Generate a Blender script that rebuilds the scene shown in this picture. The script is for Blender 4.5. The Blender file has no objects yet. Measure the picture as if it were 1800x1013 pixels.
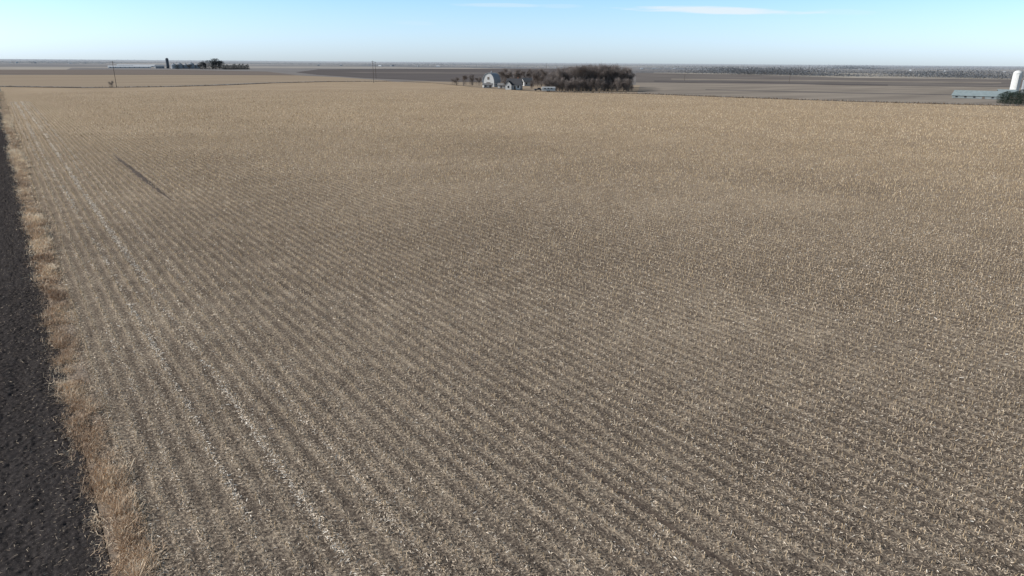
import bpy, math, random
import numpy as np
from mathutils import Vector, Matrix
random.seed(7); rng=np.random.default_rng(11)
S=bpy.context.scene; C=S.collection
S.view_settings.view_transform='Standard'; S.view_settings.look='None'; S.view_settings.exposure=0; S.view_settings.gamma=1
R=math.radians
# ------------------------------------------------------------------ camera
F=1200.0; CX=900.0; CY=506.5; H=16.0
pit=math.atan((CY-110)/F); psi=R(36.0); rol=math.atan(13/1800)
fw=np.array([math.sin(psi)*math.cos(pit),math.cos(psi)*math.cos(pit),-math.sin(pit)])
r0=np.array([math.cos(psi),-math.sin(psi),0.0]); u0=np.cross(r0,fw)
rt=r0*math.cos(rol)+u0*math.sin(rol); up=u0*math.cos(rol)-r0*math.sin(rol)
CAM=np.array([0,0,H])
cd=bpy.data.cameras.new('camera'); cam=bpy.data.objects.new('camera',cd); C.objects.link(cam); S.camera=cam
M=Matrix(((rt[0],up[0],-fw[0],0),(rt[1],up[1],-fw[1],0),(rt[2],up[2],-fw[2],H),(0,0,0,1)))
cam.matrix_world=M; cd.sensor_width=36; cd.lens=36*F/1800; cd.clip_start=0.5; cd.clip_end=90000
def pdir(px,py):
    return fw*F+rt*(px-CX)-up*(py-CY)
def at(px,py,z=0.0):
    d=pdir(px,py); t=(z-H)/d[2]; p=CAM+d*t
    return Vector((p[0],p[1],z))
def ppm(p): return F/float(np.dot(np.array(p)-CAM,fw))
def azi(p): return math.atan2(p[0],p[1])
def inview(P,m=120,low=1150):
    q=P-CAM; z=q@fw; zz=np.maximum(z,0.01)
    x=CX+F*(q@rt)/zz; y=CY-F*(q@up)/zz
    return (z>2)&(x>-m)&(x<1800+m)&(y<low)
# ------------------------------------------------------------------ numpy noise
def vn(x,y,seed):
    rg=np.random.default_rng(seed); T=rg.random((256,256))
    xi=np.floor(x).astype(int); yi=np.floor(y).astype(int); fx=x-xi; fy=y-yi
    fx=fx*fx*(3-2*fx); fy=fy*fy*(3-2*fy)
    a=T[xi%256,yi%256]; b=T[(xi+1)%256,yi%256]; c=T[xi%256,(yi+1)%256]; d=T[(xi+1)%256,(yi+1)%256]
    return (a*(1-fx)+b*fx)*(1-fy)+(c*(1-fx)+d*fx)*fy
# ------------------------------------------------------------------ materials
def newmat(name):
    m=bpy.data.materials.new(name); m.use_nodes=True; nt=m.node_tree
    b=nt.nodes['Principled BSDF']; b.inputs['Specular IOR Level'].default_value=0.15
    return m,nt,b
def node(nt,t,**k):
    n=nt.nodes.new(t)
    for a,v in k.items(): setattr(n,a,v)
    return n
def ramp(nt,stops,fac):
    r=node(nt,'ShaderNodeValToRGB'); e=r.color_ramp.elements
    while len(e)<len(stops): e.new(0.5)
    for i,(p,c) in enumerate(stops):
        e[i].position=p; e[i].color=(c[0],c[1],c[2],1)
    nt.links.new(fac,r.inputs[0]); return r.outputs[0]
def noise(nt,vec,scale,detail=4,rough=0.55,dist=0.0):
    n=node(nt,'ShaderNodeTexNoise'); n.inputs['Scale'].default_value=scale
    n.inputs['Detail'].default_value=detail; n.inputs['Roughness'].default_value=rough; n.inputs['Distortion'].default_value=dist
    nt.links.new(vec,n.inputs['Vector']); return n.outputs[0]
def mapping(nt,vec,sc=(1,1,1),rot=(0,0,0)):
    n=node(nt,'ShaderNodeMapping'); n.inputs['Scale'].default_value=sc; n.inputs['Rotation'].default_value=rot
    nt.links.new(vec,n.inputs[0]); return n.outputs[0]
def math_(nt,op,a,b=None,c=None,clamp=False):
    n=node(nt,'ShaderNodeMath',operation=op); n.use_clamp=clamp
    for i,v in enumerate((a,b,c)):
        if v is None: continue
        if isinstance(v,(int,float)): n.inputs[i].default_value=v
        else: nt.links.new(v,n.inputs[i])
    return n.outputs[0]
def mix(nt,fac,a,b,bt='MIX'):
    n=node(nt,'ShaderNodeMix',data_type='RGBA',blend_type=bt)
    for s,v in ((n.inputs[0],fac),(n.inputs[6],a),(n.inputs[7],b)):
        if isinstance(v,(int,float)): s.default_value=v
        elif isinstance(v,tuple): s.default_value=(v[0],v[1],v[2],1)
        else: nt.links.new(v,s)
    return n.outputs[2]
def sm(name,c0,c1,scale=1.0,rough=0.8,bump=0.0,metal=0.0,stretch=(1,1,1),rotz=0.0,world=False,spec=0.15):
    m,nt,b=newmat(name)
    if world: v=node(nt,'ShaderNodeNewGeometry').outputs['Position']
    else: v=node(nt,'ShaderNodeTexCoord').outputs['Object']
    v=mapping(nt,v,stretch,(0,0,rotz))
    n=noise(nt,v,scale,6,0.6)
    nt.links.new(ramp(nt,[(0.3,c0),(0.7,c1)],n),b.inputs['Base Color'])
    b.inputs['Roughness'].default_value=rough; b.inputs['Metallic'].default_value=metal
    b.inputs['Specular IOR Level'].default_value=spec
    if bump:
        bp=node(nt,'ShaderNodeBump'); bp.inputs['Strength'].default_value=bump; bp.inputs['Distance'].default_value=0.05
        nt.links.new(n,bp.inputs['Height']); nt.links.new(bp.outputs[0],b.inputs['Normal'])
    return m
def attrmat(name,stops,rough=0.75,trans=0.0):
    m,nt,b=newmat(name)
    a=node(nt,'ShaderNodeAttribute'); a.attribute_name='rnd'
    nt.links.new(ramp(nt,stops,a.outputs['Fac']),b.inputs['Base Color'])
    b.inputs['Roughness'].default_value=rough; b.inputs['Specular IOR Level'].default_value=0.08
    return m
# ------------------------------------------------------------------ mesh helpers
def link(name,me,parent=None):
    o=bpy.data.objects.new(name,me); C.objects.link(o)
    if parent: o.parent=parent
    return o
def tag(o,label=None,cat=None,group=None,kind=None):
    if label: o['label']=label
    if cat: o['category']=cat
    if group: o['group']=group
    if kind: o['kind']=kind
    return o
def empty(name,loc,rz=0):
    o=bpy.data.objects.new(name,None); C.objects.link(o); o.location=loc; o.rotation_euler=(0,0,rz); o.empty_display_size=0.5
    return o
class MB:
    def __init__(s): s.v=[]; s.f=[]; s.m=[]
    def add(s,vs,fs,mi=0):
        o=len(s.v); s.v+= [tuple(v) for v in vs]; s.f+=[tuple(i+o for i in f) for f in fs]; s.m+=[mi]*len(fs); return s
    def box(s,c,d,mi=0,rz=0):
        x,y,z=c; a,b,h=d[0]/2,d[1]/2,d[2]/2; cs,sn=math.cos(rz),math.sin(rz)
        vs=[]
        for dz in (-h,h):
            for dx,dy in ((-a,-b),(a,-b),(a,b),(-a,b)): vs.append((x+dx*cs-dy*sn,y+dx*sn+dy*cs,z+dz))
        return s.add(vs,[(3,2,1,0),(4,5,6,7),(0,1,5,4),(1,2,6,5),(2,3,7,6),(3,0,4,7)],mi)
    def tube(s,p0,p1,ra,rb,n=6,mi=0):
        p0=Vector(p0); p1=Vector(p1); d=(p1-p0)
        if d.length<1e-6: return s
        d.normalize(); a=d.orthogonal().normalized(); b=d.cross(a)
        vs=[p0+(a*math.cos(2*math.pi*k/n)+b*math.sin(2*math.pi*k/n))*ra for k in range(n)]
        vs+=[p1+(a*math.cos(2*math.pi*k/n)+b*math.sin(2*math.pi*k/n))*rb for k in range(n)]
        fs=[(k,(k+1)%n,n+(k+1)%n,n+k) for k in range(n)]+[tuple(range(n-1,-1,-1)),tuple(range(n,2*n))]
        return s.add(vs,fs,mi)
    def lathe(s,prof,n=24,c=(0,0,0),mi=0):
        vs=[]; 
        for r,z in prof:
            for k in range(n): vs.append((c[0]+r*math.cos(2*math.pi*k/n),c[1]+r*math.sin(2*math.pi*k/n),c[2]+z))
        fs=[]
        for j in range(len(prof)-1):
            for k in range(n): fs.append((j*n+k,j*n+(k+1)%n,(j+1)*n+(k+1)%n,(j+1)*n+k))
        fs.append(tuple(range(n-1,-1,-1))); fs.append(tuple((len(prof)-1)*n+k for k in range(n)))
        return s.add(vs,fs,mi)
    def prism(s,prof,x0,x1,mi=0):   # profile in (y,z), extruded in x
        n=len(prof); vs=[(x0,y,z) for y,z in prof]+[(x1,y,z) for y,z in prof]
        fs=[(k,(k+1)%n,n+(k+1)%n,n+k) for k in range(n)]+[tuple(range(n-1,-1,-1)),tuple(range(n,2*n))]
        return s.add(vs,fs,mi)
    def build(s,name,mats,parent=None,smooth=False):
        me=bpy.data.meshes.new(name); me.from_pydata(s.v,[],s.f)
        if not isinstance(mats,(list,tuple)): mats=[mats]
        for m in mats: me.materials.append(m)
        me.polygons.foreach_set('material_index',s.m)
        import bmesh
        bm=bmesh.new(); bm.from_mesh(me); bmesh.ops.recalc_face_normals(bm,faces=bm.faces); bm.to_mesh(me); bm.free()
        if smooth: me.polygons.foreach_set('use_smooth',[True]*len(me.polygons))
        me.update(); return link(name,me,parent)
def npmesh(name,V,Fc,mat,rnd=None,parent=None):
    k=Fc.shape[1]; me=bpy.data.meshes.new(name)
    me.vertices.add(len(V)); me.vertices.foreach_set('co',V.astype(np.float32).ravel())
    me.loops.add(Fc.size); me.loops.foreach_set('vertex_index',Fc.astype(np.int32).ravel())
    me.polygons.add(len(Fc)); me.polygons.foreach_set('loop_start',np.arange(0,Fc.size,k,dtype=np.int32))
    me.update(calc_edges=True)
    if rnd is not None:
        a=me.attributes.new('rnd','FLOAT','POINT'); a.data.foreach_set('value',rnd.astype(np.float32))
    me.materials.append(mat)
    return link(name,me,parent) if parent is not False else me
def strips(P,yaw,tilt,L,W,bend,seg=2):
    """bent leaf strips: start P, heading yaw, elevation tilt, drooping by bend"""
    n=len(P); d=np.stack([np.cos(yaw)*np.cos(tilt),np.sin(yaw)*np.cos(tilt),np.sin(tilt)],1)
    tw=rng.uniform(-0.9,0.9,n)
    s=np.stack([-np.sin(yaw)*np.cos(tw),np.cos(yaw)*np.cos(tw),np.sin(tw)],1)
    Vs=[]
    for i in range(seg+1):
        t=i/seg; c=P+d*(L*t)[:,None]; c[:,2]-=bend*L*t*t; c[:,2]=np.maximum(c[:,2],0.012)
        w=(W*(1-0.55*t*t)*0.5)[:,None]
        Vs+= [c-s*w,c+s*w]
    V=np.stack(Vs,1).reshape(-1,3); m=2*(seg+1)
    base=(np.arange(n)*m)[:,None]
    Fs=[base+np.array([[2*i,2*i+1,2*i+3,2*i+2]]) for i in range(seg)]
    return V,np.concatenate(Fs,0),m
def prisms(P,T,r0_,r1_):
    """three sided stalks from P to T"""
    n=len(P); a0=rng.uniform(0,6.28,n); Vs=[]
    for e,(Q,r) in enumerate(((P,r0_),(T,r1_))):
        for k in range(3):
            a=a0+k*2.0944; Vs.append(Q+np.stack([np.cos(a)*r,np.sin(a)*r,np.zeros(n)],1))
    V=np.stack(Vs,1).reshape(-1,3); base=(np.arange(n)*6)[:,None]
    Fs=[base+np.array([[k,(k+1)%3,3+(k+1)%3,3+k]]) for k in range(3)]
    Vf=np.concatenate(Fs,0)
    return V,Vf,6
class Acc:
    def __init__(s): s.V=[]; s.F=[]; s.r=[]; s.n=0
    def add(s,V,Fc,rnd,m):
        s.V.append(V); s.F.append(Fc+s.n); s.r.append(np.repeat(rnd,m)); s.n+=len(V)
    def build(s,name,mat): return npmesh(name,np.concatenate(s.V),np.concatenate(s.F),mat,np.concatenate(s.r))
# ------------------------------------------------------------------ world, sun
SUNAZ=math.degrees(psi)-94; SUNEL=31
w=bpy.data.worlds.new('World'); S.world=w; w.use_nodes=True; nt=w.node_tree
bg=nt.nodes['Background']
sk=node(nt,'ShaderNodeTexSky',sky_type='NISHITA'); sk.sun_disc=False
sk.sun_elevation=R(SUNEL); sk.sun_rotation=R(SUNAZ%360); sk.air_density=1.0; sk.dust_density=0.8; sk.ozone_density=1.6; sk.altitude=300
tc=node(nt,'ShaderNodeTexCoord'); sp=node(nt,'ShaderNodeSeparateXYZ'); nt.links.new(tc.outputs['Generated'],sp.inputs[0])
az=math_(nt,'ARCTAN2',sp.outputs[0],sp.outputs[1]); el=math_(nt,'ARCSINE',sp.outputs[2])
cmb=node(nt,'ShaderNodeCombineXYZ'); nt.links.new(az,cmb.inputs[0]); nt.links.new(el,cmb.inputs[1])
def skyang(px,py):
    d=pdir(px,py); d=d/np.linalg.norm(d); return math.atan2(d[0],d[1]),math.asin(d[2])
nz=noise(nt,mapping(nt,cmb.outputs[0],(9,120,1)),1.3,6,0.6,0.3)
tot=None
for (x0,y0,x1,y1,th,st) in ((1080,13,1450,22,6,0.72),(790,8,970,11,3.5,0.28),(940,10,1030,12,4,0.15),(690,40,770,42,4,0.08),(1400,20,1560,22,5,0.12)):
    a0,e0=skyang(x0,y0); a1,e1=skyang(x1,y1); ac=(a0+a1)/2; ec=(e0+e1)/2; ha=abs(a1-a0)/2; he=th/1200
    sl=(e1-e0)/(a1-a0)
    da=math_(nt,'SUBTRACT',az,ac); de=math_(nt,'SUBTRACT',math_(nt,'SUBTRACT',el,ec),math_(nt,'MULTIPLY',da,sl))
    q=math_(nt,'ADD',math_(nt,'POWER',math_(nt,'DIVIDE',math_(nt,'ABSOLUTE',da),ha),2.0),math_(nt,'POWER',math_(nt,'DIVIDE',math_(nt,'ABSOLUTE',de),he),2.0))
    q=math_(nt,'ADD',q,math_(nt,'MULTIPLY',math_(nt,'SUBTRACT',nz,0.5),2.4))
    mk=math_(nt,'MULTIPLY',math_(nt,'MULTIPLY',math_(nt,'SUBTRACT',1.0,q,clamp=True),1.3,clamp=True),st)
    tot=mk if tot is None else math_(nt,'MAXIMUM',tot,mk)
eln=math_(nt,'DIVIDE',el,R(30),clamp=True)
bw=node(nt,'ShaderNodeRGBToBW'); nt.links.new(sk.outputs[0],bw.inputs[0])
tc_=ramp(nt,[(0.0,(0.42,0.485,0.525)),(0.035,(0.375,0.465,0.525)),(0.083,(0.32,0.45,0.545)),(0.155,(0.25,0.435,0.58)),(0.35,(0.21,0.33,0.50)),(1.0,(0.18,0.27,0.40))],eln)
tint=mix(nt,1.0,tc_,bw.outputs[0],'MULTIPLY')
tint=mix(nt,1.0,tint,(2.5,2.5,2.5),'MULTIPLY')
colr=mix(nt,tot,tint,(5.8,6.1,6.3))
nt.links.new(colr,bg.inputs[0]); bg.inputs[1].default_value=0.15
ld=bpy.data.lights.new('sun','SUN'); lo=bpy.data.objects.new('sun',ld); C.objects.link(lo)
ld.energy=5.0; ld.angle=R(0.5); ld.color=(1,0.95,0.88)
sd=Vector((math.sin(R(SUNAZ))*math.cos(R(SUNEL)),math.cos(R(SUNAZ))*math.cos(R(SUNEL)),math.sin(R(SUNEL))))
lo.rotation_euler=sd.to_track_quat('Z','Y').to_euler()
# ------------------------------------------------------------------ ground sheets
def sheet(name,pts,z,mat):
    me=bpy.data.meshes.new(name); me.from_pydata([(p[0],p[1],z) for p in pts],[],[tuple(range(len(pts)))]); me.materials.append(mat); me.update()
    if me.polygons[0].normal.z<0: me.flip_normals()
    return tag(link(name,me),kind='structure')
# base ground: patchwork, with aerial haze painted in as blue grey growing with distance
m,nt,b=newmat('far_farmland'); P=node(nt,'ShaderNodeNewGeometry').outputs['Position']
vor=node(nt,'ShaderNodeTexVoronoi'); vor.distance='CHEBYCHEV'; vor.inputs['Scale'].default_value=0.0016; nt.links.new(mapping(nt,P,(1,1,1),(0,0,0.1)),vor.inputs['Vector'])
vs_=node(nt,'ShaderNodeSeparateColor'); nt.links.new(vor.outputs['Color'],vs_.inputs[0])
base=ramp(nt,[(0.0,(0.11,0.097,0.093)),(0.35,(0.17,0.147,0.133)),(0.6,(0.28,0.24,0.20)),(1.0,(0.37,0.315,0.25))],vs_.outputs[0])
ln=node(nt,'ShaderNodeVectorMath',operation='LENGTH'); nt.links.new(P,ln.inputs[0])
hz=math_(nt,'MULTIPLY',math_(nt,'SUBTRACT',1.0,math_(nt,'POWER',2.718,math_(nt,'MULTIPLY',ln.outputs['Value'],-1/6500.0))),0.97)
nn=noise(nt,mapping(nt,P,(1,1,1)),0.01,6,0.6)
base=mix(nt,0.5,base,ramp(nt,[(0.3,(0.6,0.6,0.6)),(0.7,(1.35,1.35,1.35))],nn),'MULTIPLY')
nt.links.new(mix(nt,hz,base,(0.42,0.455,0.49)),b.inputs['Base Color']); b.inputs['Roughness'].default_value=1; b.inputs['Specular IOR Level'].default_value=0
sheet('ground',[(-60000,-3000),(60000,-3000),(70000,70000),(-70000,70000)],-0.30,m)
XS,XG=-0.05,1.15
# cornfield ground
m,nt,b=newmat('corn_field_ground'); P=node(nt,'ShaderNodeNewGeometry').outputs['Position']
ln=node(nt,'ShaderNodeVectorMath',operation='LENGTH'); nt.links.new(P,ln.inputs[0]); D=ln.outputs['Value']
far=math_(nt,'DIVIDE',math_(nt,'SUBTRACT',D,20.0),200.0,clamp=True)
s3=node(nt,'ShaderNodeSeparateXYZ'); nt.links.new(P,s3.inputs[0])
fine=noise(nt,mapping(nt,P,(1,0.7,1)),9.0,8,0.72)
med=noise(nt,mapping(nt,P,(1,0.35,1)),1.3,5,0.6)
big=noise(nt,P,0.03,4,0.6)
rowp=math_(nt,'COSINE',math_(nt,'MULTIPLY',math_(nt,'SUBTRACT',s3.outputs[0],XG+0.35),2*math.pi/0.76))
v=math_(nt,'ADD',fine,math_(nt,'MULTIPLY',math_(nt,'SUBTRACT',med,0.5),0.30))
v=math_(nt,'ADD',v,math_(nt,'MULTIPLY',rowp,0.040))
v=math_(nt,'ADD',v,math_(nt,'MULTIPLY',math_(nt,'SUBTRACT',big,0.5),0.26))
nearc=ramp(nt,[(0.36,(0.070,0.055,0.044)),(0.49,(0.17,0.134,0.104)),(0.57,(0.35,0.281,0.208)),(0.70,(0.55,0.455,0.340))],v)
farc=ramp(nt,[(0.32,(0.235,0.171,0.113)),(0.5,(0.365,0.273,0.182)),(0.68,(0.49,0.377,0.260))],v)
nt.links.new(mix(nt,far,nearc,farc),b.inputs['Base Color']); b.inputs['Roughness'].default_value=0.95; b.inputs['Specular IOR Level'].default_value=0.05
bp=node(nt,'ShaderNodeBump'); bp.inputs['Strength'].default_value=0.9; bp.inputs['Distance'].default_value=0.08
nt.links.new(v,bp.inputs['Height']); nt.links.new(bp.outputs[0],b.inputs['Normal'])
edge=[(-220,151),(0,153),(150,155),(300,153),(400,150),(480,146.5),(580,144),(680,143.5),(760,146),(850,155),(960,162),(1120,165),(1300,172),(1500,179),(1800,187),(2100,195)]
E=[at(*p) for p in edge]
E=[e for e in E if e.x>XG]
pts=[(XG,-60),(XG,E[0].y)]+[(e.x,e.y) for e in E]+[(500,-60)]
sheet('corn_field',pts,0.0,m)
# plough soil (displaced)
ms,nt,b=newmat('black_soil'); P=node(nt,'ShaderNodeNewGeometry').outputs['Position']
n1=noise(nt,P,5.0,9,0.8); n2=noise(nt,mapping(nt,P,(1,0.5,1)),26.0,5,0.7)
c=ramp(nt,[(0.35,(0.026,0.023,0.023)),(0.58,(0.056,0.049,0.047)),(0.8,(0.11,0.097,0.088))],n1)
c=mix(nt,ramp(nt,[(0.59,(0,0,0)),(0.69,(0.85,0.85,0.85))],n2),c,(0.26,0.215,0.175))
nt.links.new(c,b.inputs['Base Color']); b.inputs['Roughness'].default_value=1.0; b.inputs['Specular IOR Level'].default_value=0.0
bp=node(nt,'ShaderNodeBump'); bp.inputs['Strength'].default_value=1.0; bp.inputs['Distance'].default_value=0.04
nt.links.new(n1,bp.inputs['Height']); nt.links.new(bp.outputs[0],b.inputs['Normal'])
gx=np.arange(-16,XS+0.3,0.06); gy=np.concatenate([np.arange(4,60,0.07),np.arange(60,160,0.4),np.arange(160,460,3.0)])
X,Y=np.meshgrid(gx,gy,indexing='ij')
Z=(vn(X*1.6,Y*0.8,1)-.5)*0.10+(vn(X*6.3,Y*5.7,2)-.5)*0.06+(vn(X*15.7,Y*14.3,3)-.5)*0.08-0.02
Z=Z*np.clip((XS+0.3-X)/0.5,0,1)
n0,n1_=X.shape; I=np.arange(n0*n1_).reshape(n0,n1_)
Fc=np.stack([I[:-1,:-1],I[1:,:-1],I[1:,1:],I[:-1,1:]],-1).reshape(-1,4)
tag(npmesh('ploughed_soil',np.stack([X,Y,Z],-1).reshape(-1,3),Fc,ms),kind='structure')
sheet('far_ploughed_soil',[(-400,-60),(-16.05,-60),(-16.05,460),(-400,460)],-0.02,ms)
mgr=sm('strip_soil',(0.17,0.13,0.10),(0.34,0.265,0.20),2.5,0.95,0.6,world=True)
sheet('field_margin',[(XS+0.28,-60),(XG+0.02,-60),(XG+0.02,455),(XS+0.28,455)],0.004,mgr)
a_=at(196,272); b_=at(306,353); sx=(a_.x+b_.x)/2
c_=at(952,778); d_=at(1330,1022); tx=(at(960,785).x+at(1300,1000).x)/2
mbs=sm('bare_dark_soil',(0.050,0.038,0.031),(0.15,0.113,0.086),1.6,0.95,0.5,world=True)
def streaksheet(cx,y0,y1,wd,n_,lo_):
    L1=[];L2=[]
    for i in range(n_+1):
        y=y0+(y1-y0)*i/n_; wv=wd*math.sin(math.pi*(i+0.4)/(n_+0.8))**0.5
        L1.append((cx-wv*random.uniform(lo_,1.1),y)); L2.append((cx+wv*random.uniform(lo_,1.1),y))
    sheet('bare_soil_streak',L1+L2[::-1],0.012,mbs)
streaksheet(sx,b_.y,a_.y,0.42,70,0.4); streaksheet(tx,d_.y-3,c_.y,0.15,60,0.2)
# beyond the field
def fieldmat(name,c0,c1,rz,sx=0.006,sy=0.12):
    k=(1.25,1.23,1.21)
    return sm(name,tuple(a*b*0.92 for a,b in zip(c0,k)),tuple(a*b*1.06 for a,b in zip(c1,k)),1.0,1.0,0,stretch=(sx,sy,1),rotz=rz,world=True,spec=0.0)
def fp(name,pp,z,mat): return sheet(name,[at(*p)[:2] for p in pp],z,mat)
tanL=fieldmat('tan_stubble_far',(0.22,0.178,0.135),(0.29,0.234,0.176),0.3)
tanD=fieldmat('brown_field_far',(0.13,0.111,0.100),(0.18,0.153,0.135),0.3)
dark=fieldmat('dark_field_far',(0.088,0.080,0.080),(0.118,0.107,0.105),0.5)
greyt=fieldmat('grey_tan_field',(0.180,0.158,0.137),(0.24,0.209,0.176),-0.9,0.01,0.05)
greyd=fieldmat('grey_dark_field',(0.114,0.104,0.099),(0.158,0.141,0.130),-0.9,0.01,0.05)
fp('stubble_field',[(-260,133),(-260,151),(0,152.5),(150,154),(300,152),(480,146),(580,143.2),(690,142.5),(600,136),(520,132.5),(300,131.5),(0,131.5)],-0.10,tanL)
fp('fallow_field',[(-260,124),(-260,131.5),(0,130.5),(300,130.8),(520,132),(470,126),(300,122.5),(0,122.5)],-0.12,tanD)
fp('ploughed_field',[(520,127),(560,131.5),(640,136.5),(720,140),(830,144),(1000,146),(1040,130),(1000,121),(760,121),(560,122)],-0.12,dark)
fp('mown_field',[(600,126.5),(640,128.5),(1000,131),(1010,129),(760,126.8)],-0.09,greyd)
fp('farmyard_grass',[(700,142.5),(760,145.5),(850,154),(960,161),(1120,164),(1125,150),(1000,146.5),(830,144.5)],-0.08,tanL)
fp('hay_field',[(1118,145),(1118,164),(1300,171),(1500,178),(1800,186),(2100,194),(2100,160),(1800,154),(1500,150),(1300,146)],-0.10,greyt)
fp('bean_field',[(1118,128),(1118,144),(1300,145),(1500,149),(1800,153),(2100,158),(2100,143),(1800,140),(1500,137),(1300,131)],-0.12,greyd)
fp('narrow_field',[(1180,138.2),(1180,140.0),(1400,142.5),(1760,146.5),(1760,144.5),(1400,140.7)],-0.09,greyt)
fp('dark_strip_field',[(1150,141.5),(1150,144),(1240,145.5),(1560,150.5),(1560,148.5),(1300,143)],-0.07,dark)
fp('worn_field_strip',[(1240,157),(1240,158.2),(1500,164.5),(1720,168),(1720,166.5),(1500,162.6)],-0.07,greyd)
# ditch and road along the far edge
def ribbon(name,pp,off0,off1,z,mat):
    P=[at(*p) for p in pp]; L=[];Rr=[]
    for i,p in enumerate(P):
        a=P[max(i-1,0)]; c=P[min(i+1,len(P)-1)]; t=(c-a).normalized(); nrm=Vector((-t.y,t.x,0))
        L.append(p+nrm*off0); Rr.append(p+nrm*off1)
    V=[(q.x,q.y,z) for q in L]+[(q.x,q.y,z) for q in Rr]; n=len(P)
    me=bpy.data.meshes.new(name); me.from_pydata(V,[],[(i+1,i,n+i,n+i+1) for i in range(n-1)]); me.materials.append(mat); me.update()
    if me.polygons[0].normal.z<0: me.flip_normals()
    return tag(link(name,me),kind='structure')
mditch=sm('ditch_grass',(0.05,0.04,0.034),(0.12,0.09,0.07),0.12,1,0,world=True)
mroad=sm('gravel_road',(0.24,0.22,0.195),(0.30,0.275,0.245),0.2,1,0,world=True)
ribbon('ditch',edge[1:8],-1.0,7.0,0.03,mditch); ribbon('ditch',edge[10:],-0.5,3.0,0.03,mditch)
ribbon('gravel_road',edge[:8],8.0,17.0,0.0,mroad); ribbon('gravel_road',edge[10:],4.5,10.0,0.0,mroad)
# ------------------------------------------------------------------ stubble, residue
XA=at(480,1000).x; XB=at(612,1000).x; X0=XG+0.35
def contrast(x): return np.clip(1.0-(x-4)/18.0,0,1)      # rows read stronger toward the left edge
tracks_dark=[2.65,4.93,7.97,9.49,11.77,13.29]
def gapmask(x,y):
    g=np.zeros_like(x)
    for i,t in enumerate(tracks_dark):
        g=np.maximum(g,np.exp(-((x-t)/0.17)**2)*np.clip(vn(y*0.12,np.full_like(y,i*7.3),40+i)*3-1.2,0,1)*0.75)
    g=np.maximum(g,np.exp(-((x-sx)/0.48)**2)*((y<a_.y)&(y>b_.y))*np.clip(vn(y*0.5,y*0,47)*2.6,0.45,1.1))
    g=np.maximum(g,np.exp(-((x-tx)/0.18)**2)*(y<c_.y)*0.95*np.clip(vn(y*0.8,y*0,48)*2.6,0.35,1))
    return g
WT=((XA,0.10,0.6),(XB,0.11,0.6),(XA-1.5,0.10,0.4),(XB+2.2,0.12,0.4),(XB+4.3,0.14,0.3),(XB+1.0,0.10,0.3),(XB+6.5,0.14,0.3))
def wcurve(y,i): return 0.16*np.sin(y*0.03+i*2)+0.05*np.sin(y*0.21+i)
def wbreak(y,i): return np.clip((vn(y*0.9,np.full_like(y,i*3.1),60+i)*0.7+vn(y*0.16,np.full_like(y,i*3.1),80+i)*0.6-0.33)*2.4,0.12,1)
def whitemask(x,y):
    g=np.zeros_like(x)
    for i,(t,wd,st_) in enumerate(WT):
        g=np.maximum(g,st_*np.exp(-((x-t-wcurve(y,i))/wd)**2)*wbreak(y,i))
    return g
def streak(x,y):           # each row gap keeps its own amount of residue
    c=contrast(x); idx=np.round((x-X0)/0.76)
    s=vn(idx*7.37,y*0.045,91)*0.60+vn(idx*3.11+40,y*0.4,93)*0.40
    return 0.5+(s-0.5)*(0.40+0.60*c)
st=Acc(); lf=Acc()
def stalkset(r0_,r1_,keep,thick,hs,nleaf,fall=False):
    xs=np.arange(X0,r1_,0.76); dy=0.17
    ys=np.arange(-5,r1_,dy)
    X,Y=np.meshgrid(xs,ys,indexing='ij'); X=X.ravel(); Y=Y.ravel()
    d=np.hypot(X,Y); kk=keep*(1-(d-r0_)/(r1_-r0_)*0.85) if fall else keep
    k=(d>r0_)&(d<=r1_)&(rng.random(len(X))<kk); X=X[k];Y=Y[k]
    X=X+rng.normal(0,1,len(X))*(0.045+0.02*(1-contrast(X))); Y=Y+rng.uniform(-.085,.085,len(X))
    P=np.stack([X,Y,np.zeros_like(X)],1); k=inview(P); P=P[k]
    if fall:
        q=P-CAM; z=q@fw; px=CX+F*(q@rt)/z; py=CY-F*(q@up)/z
        ey=np.interp(px,[e[0] for e in edge],[e[1] for e in edge]); P=P[py>ey+0.8]
    g=gapmask(P[:,0],P[:,1]); k=rng.random(len(P))>g*1.1; P=P[k]
    pt=vn(P[:,0]*0.25,P[:,1]*0.12,9)*0.35+0.65*streak(P[:,0],P[:,1]); k=rng.random(len(P))<(0.6+0.55*pt); P=P[k]; n=len(P)
    hgt=rng.uniform(0.08,0.25,n)*hs*(0.85+0.25*(1-contrast(P[:,0]))); tl=np.abs(rng.normal(0,0.32,n)); a=rng.uniform(0,6.28,n)
    T_=P+np.stack([np.cos(a)*np.sin(tl)*hgt,np.sin(a)*np.sin(tl)*hgt,np.cos(tl)*hgt],1)
    r=rng.uniform(0.009,0.014,n)*thick
    V,Fc,m_=prisms(P,T_,r*1.15,r); st.add(V,Fc,np.clip(rng.normal(0.45,0.22 if not fall else 0.30,n),0,1),m_)
    for j in range(nleaf):
        q=rng.random(n)<0.75; Q=P[q].copy(); nn_=len(Q); Q[:,2]=hgt[q]*rng.uniform(0.2,0.95,nn_)
        V,Fc,m_=strips(Q,rng.uniform(0,6.28,nn_),rng.uniform(-.4,0.8,nn_),rng.uniform(0.05,0.15,nn_),rng.uniform(0.012,0.026,nn_)*thick,rng.uniform(0.5,1.3,nn_)); lf.add(V,Fc,np.clip(rng.normal(0.47,0.23,nn_),0,1),m_)
stalkset(10,50,1.0,1.05,1.0,2)
stalkset(50,95,0.95,1.45,1.05,1)
stalkset(95,170,0.65,2.1,1.2,0)
stalkset(170,430,0.30,3.2,1.4,0,True)
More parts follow.
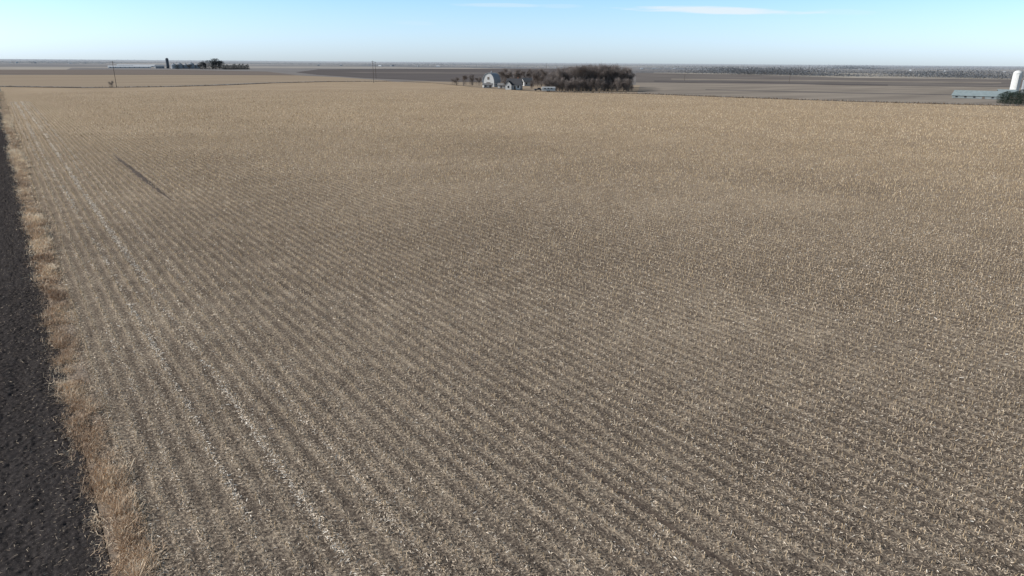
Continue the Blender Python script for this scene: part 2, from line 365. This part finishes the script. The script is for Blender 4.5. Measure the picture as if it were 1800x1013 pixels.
def litter(r0_,r1_,dens,Ls,Ws,mu=0.46):
    n=int(dens*(r1_*r1_)*1.1); X=rng.uniform(XG-0.3,r1_,n); Y=rng.uniform(-5,r1_,n)
    d=np.hypot(X,Y); k=(d>r0_)&(d<=r1_); P=np.stack([X[k],Y[k],np.zeros(k.sum())],1); P=P[inview(P)]
    x,y=P[:,0],P[:,1]; c=contrast(x)
    ph=np.cos((x-X0)*2*math.pi/0.76)
    sk_=streak(x,y)
    prob=(0.66+ph*(0.19+0.09*c))*(0.6+0.7*vn(x*2.6,y*2.2,21))*(0.5+1.0*sk_)
    prob=prob*(1-0.9*gapmask(x,y)); wm=whitemask(x,y)
    k=rng.random(len(P))<np.clip(prob+wm*0.5,0,1); P=P[k]; wm=wm[k]; sk_=sk_[k]; c=c[k]; ph=ph[k]; n=len(P)
    P[:,2]=rng.uniform(0.015,0.06,n)+0.05*rng.random(n)**3
    V,Fc,m_=strips(P,rng.uniform(0,6.28,n),rng.normal(0.08,0.22,n),rng.gamma(2.5,0.022,n)*Ls+0.03,rng.uniform(0.010,0.025,n)*Ws,rng.uniform(-0.1,0.3,n))
    lf.add(V,Fc,np.clip(rng.normal(mu,0.25,n)+wm*0.35+(sk_-.5)*0.4*c+0.04*ph,0,1),m_)
litter(10,42,270,1.0,1.0,0.41)
litter(42,80,68,1.4,1.6,0.44)
litter(80,170,10.5,2.0,2.6,0.47)
for i,num in ((0,11000),(1,14000),(2,5500),(3,6500),(5,4000)):   # pale residue heaped in the wheel tracks
    t,wd,_=WT[i]; Y=8+rng.random(num)**1.2*330
    k=rng.random(num)<wbreak(Y,i)*np.clip(0.5+Y/120,0,1); Y=Y[k]; num=len(Y)
    X=t+wcurve(Y,i)+rng.normal(0,1,num)*wd*(1.0+Y/260); sc=1+Y/60
    P=np.stack([X,Y,rng.uniform(0.03,0.10,num)],1)
    V,Fc,m_=strips(P,rng.uniform(0,6.28,num),rng.normal(0.1,0.25,num),rng.uniform(0.04,0.13,num)*sc**0.5,rng.uniform(0.013,0.026,num)*sc**0.7,rng.uniform(-.1,.3,num)); lf.add(V,Fc,np.clip(rng.normal(0.88 if i<2 else 0.76,0.13,num),0,1),m_)
n=9000; Y=6+rng.random(n)**1.5*140; X=XS+0.2-np.abs(rng.gamma(1.0,1.5,n)); P=np.stack([X,Y,rng.uniform(0.03,0.08,n)],1)
V,Fc,m_=strips(P,rng.uniform(0,6.28,n),rng.normal(0.05,0.2,n),rng.uniform(0.05,0.16,n),rng.uniform(0.010,0.022,n),rng.uniform(-.1,.2,n)); lf.add(V,Fc,np.clip(rng.normal(0.30,0.15,n),0,1),m_)
def sc_(stops,k): return [(p,tuple(min(0.9,a*k) for a in c)) for p,c in stops]
mst=attrmat('stalk',sc_([(0,(0.15,0.105,0.063)),(0.4,(0.34,0.252,0.156)),(0.75,(0.51,0.398,0.264)),(1,(0.62,0.52,0.39))],1.42))
mlf=attrmat('husk',sc_([(0,(0.085,0.065,0.051)),(0.3,(0.225,0.177,0.131)),(0.6,(0.43,0.344,0.254)),(0.85,(0.58,0.495,0.395)),(1,(0.64,0.59,0.52))],1.42))
tag(st.build('corn_stubble',mst),'cut corn stalks standing in straight rows across the harvested field','corn stubble',kind='stuff')
tag(lf.build('corn_residue',mlf),'loose pale corn husks and leaves littering the harvested field','corn residue',kind='stuff')
# ------------------------------------------------------------------ dry grass margin
g=Acc()
def blades(n,y0,y1,pw,wsc):
    Y=y0+rng.random(n)**pw*(y1-y0)
    edgew=0.35*vn(Y*0.35,Y*0+9,33)
    X=(XS+XG)/2+rng.normal(0,1.0,n)*(0.22+0.14*vn(Y*0.4,Y*0,32)+Y*0.0010)+0.14*np.sin(Y*0.11)+edgew-0.17
    dens=np.clip(vn(X*2.4,Y*1.5,34)*2.6-0.6,0.12,1); k=rng.random(n)<dens; X=X[k];Y=Y[k]; n=len(X)
    tall=vn(X*1.3,Y*0.7,35)
    plume=np.zeros(n)
    for yc,hw in ((at(75,400).y,8),(at(20,280).y,16),(at(18,215).y,35)):
        plume=np.maximum(plume,np.exp(-((Y-yc)/hw)**2))
    h=(0.12+0.52*tall**2+0.34*plume)*rng.uniform(0.6,1.2,n)
    P=np.stack([X,Y,np.zeros(n)],1)
    V,Fc,m_=strips(P,rng.uniform(0,6.28,n),rng.uniform(0.3,1.4,n),h*1.1,rng.uniform(0.011,0.024,n)*wsc,rng.uniform(0,0.45,n))
    c=np.clip(0.18+0.55*vn(X*1.2,Y*0.5,36)+0.20*plume+rng.normal(0,0.18,n)-0.03*(Y<35)+0.12*(Y>100),0,1)
    g.add(V,Fc,c,m_)
blades(90000,5,60,1.2,1.0); blades(66000,60,160,1.2,2.0); blades(44000,160,455,1.2,4.8)
mg=attrmat('dry_grass',sc_([(0,(0.13,0.083,0.056)),(0.3,(0.28,0.198,0.136)),(0.6,(0.44,0.338,0.238)),(1,(0.60,0.50,0.38))],1.55))
tag(g.build('dry_grass',mg),'strip of dry rust and straw coloured grass between black soil and stubble','grass',kind='stuff')
# ditch grass tufts on the far edge
g=Acc()
for seg in (edge[1:8],edge[10:]):
    PP=[at(*p) for p in seg]
    for i in range(len(PP)-1):
        L_=(PP[i+1]-PP[i]).length; n=int(L_*10); t=rng.random(n)
        X=PP[i].x+(PP[i+1].x-PP[i].x)*t+rng.normal(0,1.2,n); Y=PP[i].y+(PP[i+1].y-PP[i].y)*t+rng.normal(0,1.2,n)
        P=np.stack([X,Y,np.zeros(n)],1)
        V,Fc,m_=strips(P,rng.uniform(0,6.28,n),rng.uniform(.8,1.5,n),rng.uniform(.3,1.1,n),rng.uniform(.1,.3,n),rng.uniform(0,.4,n)); g.add(V,Fc,rng.random(n),m_)
mdg=attrmat('ditch_weeds',[(0,(0.07,0.052,0.04)),(0.5,(0.15,0.113,0.08)),(1,(0.32,0.24,0.17))])
tag(g.build('ditch_weeds',mdg),'dark weeds growing in the ditch along the far field edge','weeds',kind='stuff')
# ------------------------------------------------------------------ trees
mbark=sm('bark',(0.13,0.112,0.10),(0.22,0.19,0.17),3)
mtwig=attrmat('twigs',[(0,(0.13,0.110,0.101)),(0.5,(0.225,0.19,0.172)),(1,(0.34,0.29,0.26))])
mtwf=attrmat('far_twigs',[(0,(0.11,0.11,0.115)),(0.5,(0.16,0.16,0.163)),(1,(0.21,0.205,0.205))])  # distant trees: haze painted in as a paler, bluer twig colour
mevg=attrmat('evergreen_needles',[(0,(0.018,0.028,0.022)),(0.5,(0.038,0.055,0.040)),(1,(0.075,0.095,0.068))])
mevf=attrmat('far_evergreen',[(0,(0.05,0.065,0.066)),(0.5,(0.08,0.095,0.096)),(1,(0.12,0.135,0.13))])  # haze painted into the needle colour, paler and bluer than close up
def bare_tree_mesh(seed,h=1.0,wd=0.38,ntw=5600,tw=0.0030,mat=mtwig,lowz=0.05,spread=0.034):
    rr=random.Random(seed); mb=MB(); tips=[]
    def br(p,d,L,r,lv):
        q=p+d*L; mb.tube(p,q,r,r*0.62,5)
        tips.append((p,q,lv))
        if lv==3: return
        for k in range(rr.choice((3,4)) if lv<2 else 3):
            nd=(d*1.0+Vector((rr.uniform(-1,1),rr.uniform(-1,1),rr.uniform(-.25,.75)))*0.85).normalized()
            br(p+d*L*rr.uniform(0.45,1.0),nd,L*rr.uniform(0.55,0.8),r*0.5,lv+1)
    br(Vector((0,0,-0.01)),Vector((rr.uniform(-.06,.06),rr.uniform(-.06,.06),1)).normalized(),0.28,0.014,0)
    hm=max(q.z for _,q,_ in tips)+0.02; wm=max(math.hypot(q.x,q.y) for _,q,_ in tips)+0.04
    k=np.array([wd/wm,wd/wm,1.0/hm])
    mb.v=[(v[0]*k[0],v[1]*k[1],v[2]*k[2]) for v in mb.v]
    tr=mb.build('trunk',mbark,None); tme=tr.data; bpy.data.objects.remove(tr)
    rg=np.random.default_rng(seed)
    cand=[t for t in tips if t[2]>=1]; idx=rg.integers(0,len(cand),ntw); t=rg.random(ntw)
    A=np.array([list(c[0]) for c in cand])[idx]; B=np.array([list(c[1]) for c in cand])[idx]
    P=(A+(B-A)*t[:,None])*k+rg.normal(0,spread,(ntw,3)); low=rg.random(ntw)<0.22; P[low,2]*=rg.uniform(0.1,0.8,low.sum()); P[:,2]=np.maximum(P[:,2],lowz)
    a=np.arctan2(P[:,1],P[:,0])+rg.normal(0,0.9,ntw)
    V,Fc,m_=strips(P,a,rg.uniform(0.2,1.5,ntw),rg.uniform(0.04,0.12,ntw),np.full(ntw,tw),np.zeros(ntw),1)
    cr=npmesh('crown',V,Fc,mat,np.repeat(np.clip(rg.normal(0.45,0.2,ntw)+0.3*(P[:,2]-0.5),0,1),m_),False)
    return tme,cr
def everg_mesh(seed,cone=True,n=1800,mat=mevg,s=0.05):
    rg=np.random.default_rng(seed); z=rg.random(n)**(1.3 if cone else 1.0)*0.95+0.04
    rmax=(0.24*(1-z)**0.8+0.015) if cone else 0.30*np.sqrt(np.clip(1-(2*z-1)**4,0,1))*(0.8+0.4*vn(z*6,z*0,seed))
    a=rg.uniform(0,6.28,n); rmax=rmax*(0.75+0.5*vn(a*1.6,z*7,seed+5)); r=rmax*np.sqrt(rg.random(n))*1.05
    P=np.stack([r*np.cos(a),r*np.sin(a),z],1)
    V,Fc,m_=strips(P,a+rg.normal(0,.5,n),rg.uniform(-.5,.6,n),rg.uniform(.5,1.3,n)*s,np.full(n,s*0.45),np.full(n,.2),1)
    cr=npmesh('crown',V,Fc,mat,np.repeat(np.clip(rg.normal(.4,.2,n)+(r/np.maximum(rmax,.01)-.6)*.4,0,1),m_),False)
    tr=MB().tube((0,0,-0.01),(0,0,0.7),0.02,0.006,6).build('trunk',mbark); t=tr.data; bpy.data.objects.remove(tr)
    return t,cr
BARE=[bare_tree_mesh(s,wd=w_) for s,w_ in ((1,.34),(2,.40),(3,.32),(4,.42),(5,.36))]
SHRUB=[bare_tree_mesh(s,wd=.6,ntw=2600,tw=.007,lowz=0.0,spread=.06) for s in (21,22)]
BFAR=[bare_tree_mesh(s,wd=.42,ntw=1300,tw=.014,mat=mtwf) for s in (31,32)]
CED=[everg_mesh(s,False) for s in (43,44)]
EVF=[everg_mesh(s,True,500,mevf,.09) for s in (51,52)]; CEF=[everg_mesh(s,False,700,mevf,.08) for s in (53,54)]
def tree(name,kind,i,loc,h,label,cat,group=None,ws=1.0):
    t=empty(name,loc,random.uniform(0,6.28)); tm,cm=kind[i%len(kind)]
    link('trunk',tm,t); link('crown',cm,t); t.scale=(h*ws,h*ws,h); tag(t,label,cat,group); return t
# grove
gl='tall bare grey brown tree in the dense grove right of the white farmhouse'
k=0
for row,(yb,n) in enumerate(((160.5,16),(158.8,16),(156.8,15),(154.5,14))):
    for j in range(n):
        px=966+(1109-966)*(j+random.uniform(.1,.9))/n; p=at(px,yb-0.7+random.uniform(-.3,.3)+ (px-1040)*0.004)
        d=(px-966)/144; env=float(np.interp(d,[0,.10,.25,.50,.75,.9,1],[.74,.85,.95,1.02,1.0,.94,.78]))
        hh=(41.0+random.uniform(-5,4))*env/ppm(at(px,160))
        tree('bare_tree',BARE,k,p,hh,gl,'tree','bare trees of the grove',1.15); k+=1
for j in range(40):
    px=random.uniform(962,1112); p=at(px,160.8+random.uniform(-.6,.2)+(px-1040)*0.004)
    tree('bare_shrub',SHRUB,j,p,random.uniform(4,8),'low bare brush along the front edge of the grove','shrub','brush along the front of the grove',.9)
def tre(px,py,hpx,kind,i,name,label,cat='tree',group=None,ws=1.0):
    p=at(px,py); return tree(name,kind,i,p,hpx/ppm(p),label,cat,group,ws)
for i,(px,py,h_) in enumerate(((803,150.5,14),(815,151,18),(830,151,20),(842,150.5,16))):
    tre(px,py,h_,BARE if h_>15 else SHRUB,i,'bare_tree','%s bare brown tree left of the arched white barn'%('leftmost small','second','third and tallest','nearest')[i],'tree',None,1.5)
for i,(px,py,h_) in enumerate(((884,150,24),(893,149,26),(902,148.5,24),(888,147,25),(912,148,21),(938,152.5,22),(945,152,26),(952,152.5,29),(959,154,31),(931,146,24),(924,147,22),(889,155.5,16),(917,155.5,15),(935,156,14),(876,151.5,20),(907,146,23),(942,148,26),(950,149,27))):
    tre(px,py,h_,BARE,i+1,'bare_tree','bare tree in the farmyard between the arched barn and the grove','tree','bare farmyard trees',1.5)
tre(197,153.5,11,SHRUB,0,'bare_shrub','small bare brown shrub beside the left utility pole','shrub',None,1.1)
# left farm
for i,(px,h_) in enumerate(((352,10),(356,12),(362,14),(368,15),(374,17),(380,18),(386,17),(390,13),(333,9),(312,8))):
    tre(px,121.8,h_,CEF if i%2 else BFAR,i,'farm_tree','rounded dark tree clump right of the distant grain bins','tree','trees beside the distant grain bins',1.6)
for i in range(16):
    tre(394+i*2.8,122.3,random.uniform(6.5,9.5),EVF,i,'spruce_tree','low dark evergreen in the windbreak right of the distant left farm','tree','distant windbreak evergreens',1.4)
# right farm evergreens
for i,(px,py,h_) in enumerate(((1757,182,17),(1764,182.5,20),(1772,183,19),(1780,183.5,21),(1789,184,20),(1798,184.5,22),(1808,185,20),(1768,180,19),(1785,181,20),(1796,181,23))):
    tre(px,py,h_,CED,i,'evergreen_shrub','dark evergreen in front of the white silo at right','shrub','evergreens in front of the right silo',1.15)
# ------------------------------------------------------------------ farm buildings
mw=sm('white_paint',(0.46,0.455,0.44),(0.58,0.575,0.56),1.5,0.7); mroofg=sm('grey_shingle',(0.16,0.155,0.15),(0.23,0.22,0.215),2,0.8)
mroofd=sm('dark_shingle',(0.045,0.045,0.05),(0.08,0.08,0.085),2,0.85); mgl=sm('window_glass',(0.02,0.025,0.03),(0.04,0.05,0.06),1,0.1)
mmet=sm('galvanised_metal',(0.25,0.27,0.29),(0.33,0.35,0.37),1,0.6,0,0.0,spec=0.05); mteal=sm('weathered_sheet_metal',(0.20,0.24,0.245),(0.27,0.315,0.32),0.6,0.8,spec=0.05)
mtealw=sm('shed_wall_metal',(0.19,0.21,0.21),(0.25,0.27,0.27),0.6,0.8,spec=0.05)
mconc=sm('silo_concrete',(0.58,0.57,0.55),(0.70,0.69,0.66),0.6,0.8); mdk=sm('dark_silo_blue',(0.08,0.09,0.105),(0.11,0.12,0.135),1,0.5)
mred=sm('rust_red_paint',(0.22,0.06,0.045),(0.28,0.09,0.06),1); mwood=sm('pole_wood',(0.08,0.066,0.056),(0.13,0.105,0.088),3); mrub=sm('tyre_rubber',(0.02,0.02,0.02),(0.03,0.03,0.03),3)
mbr=sm('brick',(0.2,0.1,0.07),(0.26,0.14,0.1),3); mdoor=sm('door_paint',(0.12,0.10,0.09),(0.16,0.13,0.11),2)
def thing(name,px,py,extra,label,cat,group=None):
    p=at(px,py); t=empty(name,p,-azi(p)+extra); tag(t,label,cat,group); return t,ppm(p)
def gable(t,L,W,hw,hr,wm,rm,wins=2,door=True,axis=0,ov=0.4,lean=0):
    """ridge along local x; front wall faces -y"""
    MB().prism([(-W/2,0),(W/2,0),(W/2,hw),(0,hr-0.05),(-W/2,hw)],-L/2,L/2).build('wall',wm,t)
    th=0.22; s=(hr-hw)/(W/2); e=W/2+ov
    rf=MB().prism([(-e,hw-ov*s+0.03),(0,hr+0.03),(e,hw-ov*s+0.03),(e,hw-ov*s+0.03+th),(0,hr+0.03+th),(-e,hw-ov*s+0.03+th)],-L/2-ov,L/2+ov).build('roof',rm,t)
    for k in range(wins):
        x=-L/2+L*(k+0.5)/wins
        if door and k==wins//2: continue
        f=MB().box((x,-W/2-0.03,hw*0.58),(1.2,0.08,min(1.4,hw*0.6))).build('window',mroofg,t)
        MB().box((x,-W/2-0.08,hw*0.58),(0.95,0.03,min(1.15,hw*0.5))).build('pane',mgl,f)
    if door: 
        x=-L/2+L*(wins//2+0.5)/max(wins,1); dh=min(2.1,hw-0.15); MB().box((x,-W/2-0.04,dh/2),(1.1,0.1,dh)).build('door',mdoor,t)
    return rf
# arched barn
t,q=thing('arched_barn',864,152.5,R(66),'white barn with tall rounded gothic arch roof in the centre farmyard','barn')
W_,hw,hr,L_=8.6,2.6,8.9,10.5
arc=[(-W_/2*math.cos(a)*(1.0),hw+(hr-hw)*math.sin(a)**0.9) for a in np.linspace(0,math.pi,15)]
MB().prism([(-W_/2,0),(W_/2,0)]+[(-y*0.98,(z-hw)*.98+hw) for y,z in arc],-L_/2,L_/2).build('wall',mw,t)
inner=[(y,z+0.02) for y,z in arc]; outer=[(y*1.05,(z-hw)*1.035+hw+0.05) for y,z in arc]
rb=MB()
for i in range(14): rb.prism([inner[i],inner[i+1],outer[i+1],outer[i]],-L_/2-0.4,L_/2+0.4)
rf=rb.build('roof',mmet,t)
MB().lathe([(0.45,0),(0.5,0.8),(0.15,1.2),(0.05,1.3)],10,(0,0,hr+0.2)).build('cupola',mmet,rf)
for s in (-1,1):
    MB().box((s*(L_/2+0.05),0,1.5),(0.1,3.0,3.0)).build('barn_door',mred if s>0 else mdoor,t)
    MB().box((s*(L_/2+0.05),0,5.6),(0.1,1.5,1.7)).build('hay_door',mdoor,t)
    for y in (-3.0,3.0):
        f=MB().box((s*(L_/2+0.04),y,1.7),(0.08,0.9,1.1)).build('window',mroofg,t); MB().box((s*(L_/2+0.09),y,1.7),(0.03,0.7,0.9)).build('pane',mgl,f)
for x in (-3.8,-1.3,1.3,3.8):
    for s in (-1,1):
        f=MB().box((x,s*(W_/2+0.03),1.4),(0.9,0.08,0.9)).build('window',mroofg,t); MB().box((x,s*(W_/2+0.08),1.4),(0.7,0.03,0.7)).build('pane',mgl,f)
t,q=thing('lean_to_shed',857,154,R(8),'small low white shed in front of the arched barn','shed'); gable(t,6,4,1.6,2.5,mw,mroofg,2,True)
t,q=thing('farmhouse',904,157.5,R(-14),'white farmhouse with a steep dark roof and front gable in the centre farmyard','house')
rf=gable(t,9,6.5,3.0,6.3,mw,mroofd,4,True)
MB().box((2.2,0.6,6.5),(0.7,0.7,1.8)).build('chimney',mbr,rf)
wg=MB().add([(-4.4,-5.2,0),(-0.6,-5.2,0),(-0.6,-3.0,0),(-4.4,-3.0,0),(-4.4,-5.2,2.9),(-0.6,-5.2,2.9),(-0.6,-3.0,2.9),(-4.4,-3.0,2.9),(-2.5,-5.2,5.0),(-2.5,-1.2,5.0)],[(0,1,5,8,4),(1,2,6,5),(3,0,4,7),(2,3,7,6)]).build('wing_wall',mw,t)
MB().add([(-4.8,-5.5,2.75),(-2.5,-5.5,5.25),(-2.5,-0.8,5.25),(-4.8,-3.2,2.75),(-0.2,-5.5,2.75),(-0.2,-3.2,2.75)],[(0,1,2,3),(1,4,5,2)]).build('wing_roof',mroofd,t)
f=MB().box((-2.5,-5.24,1.7),(1.0,0.08,1.3)).build('window',mroofg,t); MB().box((-2.5,-5.29,1.7),(.8,.03,1.1)).build('pane',mgl,f)
t,q=thing('white_outbuilding',926,151,R(35),'white gabled outbuilding behind the farmhouse','shed'); gable(t,8,5,2.8,5.2,mw,mroofg,2,True)
t,q=thing('white_garage',882,155,R(-10),'small pale garage between the arched barn and the farmhouse','garage'); gable(t,4.5,4.5,1.8,2.9,mw,mroofg,1,True)
# trailer
t,q=thing('livestock_trailer',965,161.5,R(4),'white box trailer parked in front of the grove','trailer')
MB().prism([(-1.1,0.6),(1.1,0.6),(1.15,2.4),(0.9,2.75),(-0.9,2.75),(-1.15,2.4)],-4.2,3.6).build('body',mw,t)
for x in (-2.4,-.5,1.4): 
    f=MB().box((x,-1.16,1.8),(1.0,0.06,0.55)).build('window',mroofg,t); MB().box((x,-1.2,1.8),(.85,.03,.42)).build('pane',mgl,f)
for x in (-0.9,0.1):
    for y in (-1.0,1.0): MB().tube((x,y-0.12,0.38),(x,y+0.12,0.38),0.38,0.38,14).build('wheel',mrub,t)
MB().tube((3.6,0,0.6),(5.0,0,0.55),0.08,0.06).tube((4.9,0,0.55),(4.9,0,0),0.06,0.06).build('hitch',mrub,t)
t,q=thing('farm_pickup',946,159.5,R(12),'small dark pickup truck parked left of the white trailer','truck')
MB().prism([(-0.85,0.45),(0.85,0.45),(0.88,1.0),(-0.88,1.0)],-2.5,2.5).build('body',mdk,t)
MB().prism([(-0.8,1.0),(0.8,1.0),(0.65,1.65),(-0.65,1.65)],-0.4,1.3).build('cab',mgl,t)
for x in (-1.6,1.6):
    for y in (-.8,.8): MB().tube((x,y-.1,.36),(x,y+.1,.36),.36,.36,12).build('wheel',mrub,t)
# silos and bins
def silo(px,py,wpx,hpx,mat,dm,label,dome=True,name='silo',bands=6,ext=0,cat='silo',group=None):
    t,q=thing(name,px,py,ext,label,cat,group); r=wpx/2/q; h=hpx/q
    top=h-r*(0.85 if dome else 0.55)
    MB().lathe([(r,0),(r,top)],28).build('barrel',mat,t,False)
    if dome: MB().lathe([(r*1.02*math.cos(a),top+0.03+r*0.85*math.sin(a)) for a in np.linspace(0,1.5,8)],28).build('dome',dm,t,True)
    else: MB().lathe([(r*1.06,top+0.02),(r*0.2,h-0.1),(r*0.18,h+0.25)],28).build('roof',dm,t)
    for k in range(bands):
        z=top*(k+0.5)/bands; MB().lathe([(r+0.02,z-0.06),(r+0.05,z-0.06),(r+0.05,z+0.06),(r+0.02,z+0.06)],28).build('hoop',mat,t)
    MB().box((r*0.2,-r-0.25,top*0.5),(0.7,0.45,top*0.98)).build('ladder_chute',dm,t)
    return t
silo(1781,166.5,14,40.5,mconc,mconc,'tall white concrete silo with domed cap at the right edge',bands=8)
silo(1797,166,7,25,mmet,mmet,'shorter grey silo just right of the white one, cut by the frame edge',bands=4)
t,q=thing('machine_shed',1723,173.2,R(-6),'long low pale blue grey metal shed left of the white silo','shed')
gable(t,23.5,13,1.4,3.6,mtealw,mteal,6,True)
t,q=thing('small_shed',1768,170,R(10),'small grey shed at the foot of the white silo','shed'); gable(t,8,6,2.2,3.5,mtealw,mteal,2,True)
silo(295.5,120.5,5,17.5,mdk,mdk,'dark slim silo rising above the horizon at the left farm',bands=2)
for i,(px,w_,h_) in enumerate(((306,9,9),(316.5,10,10),(327,9,8.5),(337,10,10.5),(347,8,8))):
    silo(px,121,w_,h_,mmet,mmet,'%s grey metal grain bin right of the dark silo'%('first','second','third','fourth','fifth')[i],False,'grain_bin',2,cat='grain bin',group='grain bins of the left farm')
mwf=sm('far_white_metal',(0.52,0.53,0.54),(0.62,0.63,0.64),0.3,0.7,spec=0.05)
mgf=sm('far_grey_metal',(0.30,0.31,0.33),(0.38,0.39,0.40),0.3,0.7,spec=0.05)
for i,(px,py,Lp,ex) in enumerate(((228,119.5,66,R(3)),(262,118,48,R(2)),(240,116.5,60,R(3)))):
    t,q=thing('livestock_shed',px,py,ex,('longest white low livestock shed nearest on the left farm','white low livestock shed touching the dark silo side','rear white low livestock shed on the left farm')[i],'barn'); gable(t,Lp/q,14,2.0,4.2,mwf,mwf,9,True)
t,q=thing('farm_shed',281,120.5,R(5),'small blue grey shed just left of the dark silo','shed'); gable(t,16,10,4,6.5,mmet,mmet,3,True)
# ------------------------------------------------------------------ utility poles
def upole(px,py,hpx,label,r=0.17,rz=0.0,arms=1):
    p=at(px,py); h=hpx/ppm(p); t=empty('utility_pole',p,-azi(p)+rz); tag(t,label,'utility pole','utility poles across the farmland')
    MB().tube((0,0,-0.2),(0,0,h),r,r*0.7,8).build('pole',mwood,t)
    for k in range(arms):
        z=h-0.6-1.1*k; a=MB().box((0,-0.18,z),(2.4,0.12,0.14)).build('crossarm',mwood,t)
        for x in (-1.05,-.4,.4,1.05): MB().lathe([(0.05,0),(0.08,0.08),(0.03,0.2)],8,(x,-0.18,z+0.07)).build('insulator',mgl,a)
    return t
upole(205,154,44,'leftmost and tallest utility pole beside a small bare shrub',0.17,0.5)
upole(657,146,37,'wooden utility pole at the centre left edge of the corn field',0.19,0.5,2)
upole(661,138,28,'utility pole just behind the centre left one',0.2,0.5)
upole(1203,142,22,'thin utility pole standing in the fields right of the grove',0.18,0.4)
upole(960,126,14,'tiny far pole showing just above the left end of the grove',0.25,0.3)
upole(1387,147,18,'thin utility pole in the grey fields at right',0.15,0.4)
# ------------------------------------------------------------------ far tree belts (uncountable masses) and horizon farms
def belt(px0,px1,py0,py1,hpx,dens,mat,label,var=0.6,seed=1,depth=25):
    rg=np.random.default_rng(seed); A=at(px0,py0);B=at(px1,py1); n=int(abs(px1-px0)*dens); t=rg.random(n)
    X=A.x+(B.x-A.x)*t; Y=A.y+(B.y-A.y)*t; q=ppm(at((px0+px1)/2,(py0+py1)/2)); hm=hpx/q
    prof=(1-var)+var*(vn(t*abs(px1-px0)/11.0,t*0,seed+3)*1.9-0.45)+0.3*(vn(t*abs(px1-px0)/2.5,t*0,seed+4)-.5); prof=np.clip(prof,0.02,1.35)*np.clip(np.minimum(t,1-t)*14,0.25,1)
    z=rg.random(n)**0.8*hm*prof
    P=np.stack([X+rg.normal(0,depth/2,n),Y+rg.normal(0,depth/2,n),z],1)
    s=hm*0.16
    V,Fc,m_=strips(P,rg.uniform(0,6.28,n),rg.uniform(.2,1.4,n),np.full(n,s),np.full(n,s*0.5),np.zeros(n),1)
    o=npmesh('tree_belt',V,Fc,mat,np.repeat(rg.random(n),m_)); tag(o,label,'trees',kind='stuff')
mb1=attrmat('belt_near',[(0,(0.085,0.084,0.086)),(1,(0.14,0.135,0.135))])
mb2=attrmat('belt_mid',[(0,(0.10,0.11,0.122)),(1,(0.15,0.16,0.175))])  # bluish tone is distance haze put into the belt colour
mb3=attrmat('belt_far',[(0,(0.20,0.23,0.265)),(1,(0.26,0.29,0.325))])  # palest, bluest belt: stronger haze painted into its colour
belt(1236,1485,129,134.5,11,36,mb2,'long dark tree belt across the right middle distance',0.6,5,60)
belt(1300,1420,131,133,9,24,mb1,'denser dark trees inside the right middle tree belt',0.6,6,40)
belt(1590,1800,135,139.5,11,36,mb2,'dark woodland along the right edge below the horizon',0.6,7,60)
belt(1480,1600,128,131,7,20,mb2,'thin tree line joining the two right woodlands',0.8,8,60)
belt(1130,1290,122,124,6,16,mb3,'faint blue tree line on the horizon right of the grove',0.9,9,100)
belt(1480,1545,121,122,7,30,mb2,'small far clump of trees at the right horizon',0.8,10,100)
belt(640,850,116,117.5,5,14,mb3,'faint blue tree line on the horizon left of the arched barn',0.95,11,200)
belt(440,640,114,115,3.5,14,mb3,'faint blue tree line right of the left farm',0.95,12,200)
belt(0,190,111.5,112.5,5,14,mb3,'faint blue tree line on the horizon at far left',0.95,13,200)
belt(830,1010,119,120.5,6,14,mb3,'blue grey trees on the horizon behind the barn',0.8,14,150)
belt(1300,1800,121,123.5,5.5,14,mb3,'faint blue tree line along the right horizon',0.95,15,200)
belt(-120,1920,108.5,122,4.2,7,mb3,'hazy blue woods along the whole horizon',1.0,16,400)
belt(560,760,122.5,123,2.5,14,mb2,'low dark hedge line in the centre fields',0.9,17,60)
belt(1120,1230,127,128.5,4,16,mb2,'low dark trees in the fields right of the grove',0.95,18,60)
def farb(px,py,wpx,hpx,white,label,group,i):
    p=at(px,py); q=ppm(p); L=wpx/q; h=hpx/q; W_=min(L*0.5,16)
    o=MB().prism([(-W_/2,0),(W_/2,0),(W_/2,h*.55),(0,h),(-W_/2,h*.55)],-L/2,L/2).build('farm_building',mwf if white else mgf)
    o.location=p; o.rotation_euler=(0,0,-azi(p)+random.uniform(-.5,.5)); tag(o,label,'farm building',group)
cl=[('at far left',[(18,111),(30,111.3),(62,111.5),(90,111),(124,112),(150,112),(178,112)]),
    ('left of the centre barn',[(560,115.5),(600,116),(668,116.5),(690,116.5),(735,117),(770,117.5)]),
    ('right of the grove',[(1128,122),(1150,121.5),(1185,121.5)]),
    ('at the right',[(1262,122),(1298,122),(1306,122),(1314,122),(1440,124),(1512,123),(1600,125),(1660,126),(1700,126),(1765,127)])]
for nm,l in cl:
    for i,(x,y) in enumerate(l):
        farb(x,y,random.uniform(2.5,7),random.uniform(1.3,2.4),random.random()<.55,'tiny pale farm building on the horizon '+nm,'horizon farm buildings '+nm,i)
